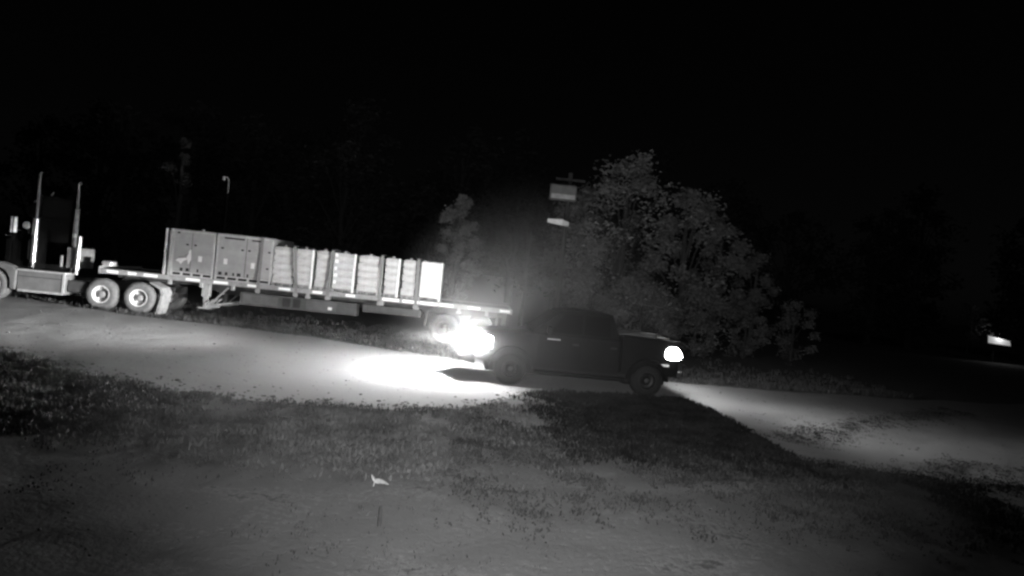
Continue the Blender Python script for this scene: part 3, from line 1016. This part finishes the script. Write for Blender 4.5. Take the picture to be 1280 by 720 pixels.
# ------------------------------------------------------------------ trees
def leaf_mesh(name, clumps, n, size, material, seed, flat=1.0):
    rnd = random.Random(seed)
    verts, faces = [], []
    for (cx, cy, cz, r) in clumps:
        for _ in range(n):
            p = Vector((max(-1, min(1, rnd.gauss(0, .46))), max(-1, min(1, rnd.gauss(0, .46))), max(-1, min(1, rnd.gauss(0, .46)))))
            c = Vector((cx, cy, cz)) + Vector((p.x * r, p.y * r, p.z * r * .8 * flat))
            s = size * rnd.uniform(.6, 1.5)
            q = Matrix.Rotation(rnd.uniform(0, 6.28), 3, 'Z') @ Matrix.Rotation(rnd.uniform(-1.1, 1.1), 3, 'X') @ Matrix.Rotation(rnd.uniform(-.8, .8), 3, 'Y')
            i = len(verts)
            for (a, b_) in ((-.5, 0), (0, -.28), (.5, 0), (0, .28)):
                verts.append(tuple(c + q @ Vector((a * s, b_ * s, .08 * s * (1 if b_ else -1)))))
            faces.append((i, i + 1, i + 2, i + 3))
    me = bpy.data.meshes.new(name)
    me.from_pydata(verts, [], faces)
    me.materials.append(material)
    return me


def tree(name, label, x, y, h, cr, seed, leaf, bark, nclump=26, nleaf=90, size=.2, crown0=.28, trunk_r=.16, group=None, cat="tree", lean=0.0):
    rnd = random.Random(seed)
    t = thing(name, label, cat, (x, y, -.03), rnd.uniform(0, 6.28), group)
    pts = [Vector((0, 0, 0))]
    for k in range(1, 6):
        pts.append(Vector((lean * h * k / 6 + rnd.uniform(-.05, .05) * h * .3, rnd.uniform(-.05, .05) * h * .3, h * .82 * k / 5)))
    mb = MB().tube(pts, [trunk_r * (1.25 - k / 5.5) + .012 for k in range(6)], 8)
    clumps = []
    for k in range(nclump):
        f = crown0 + (1 - crown0) * ((k + rnd.random()) / nclump)
        prof = math.sin(math.pi * min(1, max(0.06, (f - crown0) / (1 - crown0) * .85 + .12))) ** .7
        a = rnd.uniform(0, 6.28)
        rr = cr * prof * math.sqrt(rnd.uniform(.15, 1))
        c = Vector((rr * math.cos(a) + lean * h * f * .8, rr * math.sin(a), f * h * .95))
        r = cr * rnd.uniform(.2, .42)
        clumps.append((c.x, c.y, min(c.z, h - r * .6), r))
        if k % 2 == 0:
            j = min(4, max(1, int(f * 5 - 1)))
            base = pts[j]
            mid = base.lerp(c, .55) + Vector((0, 0, .06 * h))
            mb.tube([base, mid, c], [trunk_r * .42 * (1.1 - j / 6), trunk_r * .22, .012], 5)
    mb.build("trunk", bark, t, True)
    link("crown", leaf_mesh("crown", clumps, nleaf, size, leaf, seed), t)
    return t


GL = "lit trees behind the pickup"
tree("broadleaf_tree", "tallest lit leafy tree behind the pickup's cab and bed", 4.9, 28.2, 9.0, 2.5, 11, M['leaf'], M['bark'], 38, 170, .19, .16, .2, GL)
tree("broadleaf_tree", "full lit leafy tree just right of the tallest one, above the rear lamp", 8.0, 29.0, 8.0, 2.2, 12, M['leaf'], M['palebark'], 34, 170, .19, .14, .18, GL)
tree("broadleaf_tree", "lower lit leafy tree on the sloping right shoulder of the lit group", 9.9, 29.6, 6.7, 1.7, 13, M['leaf2'], M['palebark'], 24, 160, .18, .2, .14, GL)
tree("broadleaf_tree", "thin pale-trunked young tree at the dim right end of the lit group", 11.9, 30.0, 5.2, 1.2, 14, M['leaf2'], M['palebark'], 16, 160, .13, .4, .10, GL)
tree("broadleaf_tree", "loose leafy tree between the utility pole and the tallest lit tree", 3.0, 29.8, 7.6, 1.7, 15, M['leaf2'], M['bark'], 24, 200, .14, .22, .14, GL)
tree("slim_tree", "slim dim tree rising behind the tail of the trailer load", -2.75, 28.0, 6.4, 1.0, 16, M['leaf2'], M['bark'], 40, 200, .13, .1, .12)
tree("bare_tree", "thin bare trunk between the slim tree and the utility pole", 0.55, 27.6, 6.0, .5, 17, M['darkleaf'], M['palebark'], 8, 14, .14, .5, .07)
tree("shrub", "rounded lit shrub behind the pickup's roof", 3.4, 25.6, 3.2, 1.35, 21, M['leaf'], M['bark'], 18, 170, .12, .1, .06, "shrubs under the lit trees", "shrub")
tree("shrub", "broad pale shrub behind the pickup's bed", 5.6, 25.9, 3.1, 1.7, 22, M['leaf'], M['bark'], 22, 180, .12, .08, .06, "shrubs under the lit trees", "shrub")
tree("shrub", "upright shrub behind the pickup's rear lamp", 8.2, 26.6, 3.0, 1.3, 23, M['leaf2'], M['bark'], 18, 170, .12, .08, .06, "shrubs under the lit trees", "shrub")
tree("shrub", "dim shrub right of the thin pale-trunked tree", 13.6, 29.0, 3.0, 1.2, 24, M['leaf2'], M['bark'], 14, 150, .12, .08, .06, "shrubs under the lit trees", "shrub")
tree("shrub", "low dim shrub at the foot of the thin pale-trunked tree", 11.0, 28.2, 2.4, 1.1, 25, M['leaf2'], M['bark'], 14, 150, .12, .08, .06, "shrubs under the lit trees", "shrub")
tree("slim_tree", "faint tree standing behind the gap between truck cab and crates", -17.0, 30.5, 8.0, .9, 18, M['darkleaf'], M['bark'], 14, 70, .2, .35, .15)

GD = "unlit trees along the back of the clearing"
DL = "unlit tree in the black tree line along the back of the clearing"
protos = [tree("dark_tree", DL, -30, 46, 12.5, 3.6, 31, M['darkleaf'], M['bark'], 34, 70, .42, .12, .25, GD),
          tree("dark_tree", DL, -22, 50, 13.5, 3.2, 32, M['darkleaf'], M['bark'], 34, 70, .42, .1, .25, GD),
          tree("dark_tree", DL, -13, 45, 11.5, 3.8, 33, M['darkleaf'], M['bark'], 34, 70, .42, .12, .25, GD)]
random.seed(99)
for k in range(23):
    x = -42 + k * 4.1 + random.uniform(-1.2, 1.2)
    o = copy_tree(protos[k % 3])
    o.location = (x, random.uniform(50, 66), -.03)
    s = random.uniform(.95, 1.25) * (1.0 if x < 12 else .95)
    o.scale = (s, s, s)
    o.rotation_euler = (0, 0, random.uniform(0, 6.28))
# ------------------------------------------------------------------ small things
t = thing("utility_pole", "dim utility pole with a grey transformer and a pale lamp arm", "utility pole", (1.95, 25.4, 0))
MB().tube([(0, 0, -.1), (0, 0, 7.2)], [.13, .09], 10).build("pole", M['pole'], t, True)
MB().box(-.62, .62, -.10, -.04, 6.85, 6.95).build("cross_arm", M['pole'], t)
tb_ = MB().box(-.82, .28, -.55, -.12, 5.98, 6.62, .05).build("transformer", M['tin'], t)
bx("cooling_fin", M['gear'], tb_, -.76, .22, -.57, -.552, 6.03, 6.22)
la = MB().tube([(0, 0, 5.0), (.0, -.3, 5.05), (-.1, -.5, 5.02)], .03, 6).build("lamp_arm", M['pole'], t)
MB().loft([[(-.80, -.62, 5.02), (-.80, -.42, 5.02), (-.80, -.42, 5.17), (-.80, -.62, 5.17)], [(-.2, -.66, 4.95), (-.2, -.38, 4.95), (-.2, -.38, 5.19), (-.2, -.66, 5.19)], [(.08, -.62, 4.94), (.08, -.42, 4.94), (.08, -.42, 5.1), (.08, -.62, 5.1)]]).build("lamp_head", M['fairing_edge'], la)

t = thing("lamp_post", "thin dark post with a small pale hooked bracket far behind the crates", "lamp post", (-14.5, 30.2, 0))
MB().tube([(0, 0, -.05), (0, 0, 5.3)], .05, 8).build("pole", M['black_rubber'], t)
MB().tube([(0, 0, 5.3), (0, 0, 5.98), (-.06, 0, 6.08), (-.22, 0, 6.1)], .028, 8).build("bracket", M['fairing_edge'], t)
MB().box(-.30, -.20, -.05, .05, 5.92, 6.12, .02).build("lamp_head", M['white'], t)

t = thing("box_lamp", "lit slanted box lamp low among twigs at the far right edge", "lamp", (36.1, 45.0, -.1), .12)
t.scale = (1.2, 1, 1.08)
MB().tube([(0, .2, -.05), (0, .2, 1.0)], .07, 8).build("post", M['pole'], t)
MB().prism([(-.85, 1.95), (.75, 1.72), (.85, 1.30), (-.80, 1.32)], -.2, .2, .03).build("housing", M['tin'], t)
MB().prism([(-.80, 1.90), (.70, 1.68), (.80, 1.35), (-.75, 1.42)], -.23, -.205).build("lens", M['lamp'], t)
d = bpy.data.lights.new("box_lamp_light", 'POINT')
d.energy = 14
d.shadow_soft_size = .2
o = link("box_lamp_light", d, t, (0, -.5, 1.9))
tree("shrub", "twiggy shrub rising behind the box lamp at the far right edge", 35.2, 46.5, 4.6, 1.4, 26, M['leaf2'], M['bark'], 10, 50, .25, .3, .06, None, "shrub")

t = thing("dry_leaf", "curled pale dry leaf on the foreground earth", "leaf", (-1.37, 7.25, H(-1.37, 7.25)), .2)
t.scale = (.85, .85, .8)
MB().loft([[(-.09, .0, .16), (-.085, .01, .165), (-.075, .0, .15)], [(-.06, -.02, .08), (-.03, .03, .09), (-.03, -.03, .06)], [(-.01, -.04, .045), (.03, .03, .09), (.04, -.05, .05)], [(.08, -.03, .05), (.09, .02, .07), (.10, -.03, .04)], [(.16, -.01, .02), (.165, .0, .025), (.16, -.01, .015)]]).build("blade", M['dryleaf'], t)
MB().tube([(-.03, .0, .07), (-.045, -.01, -.02)], .008, 5).build("stem", M['dryleaf'], t)
t = thing("wooden_stub", "short dark stub standing in the earth below the pale dry leaf", "stub", (-1.1, 6.15, H(-1.1, 6.15)))
MB().tube([(0, 0, -.05), (.005, 0, .1), (.0, .01, .2)], [.022, .02, .016], 8).build("stub", M['stub'], t)
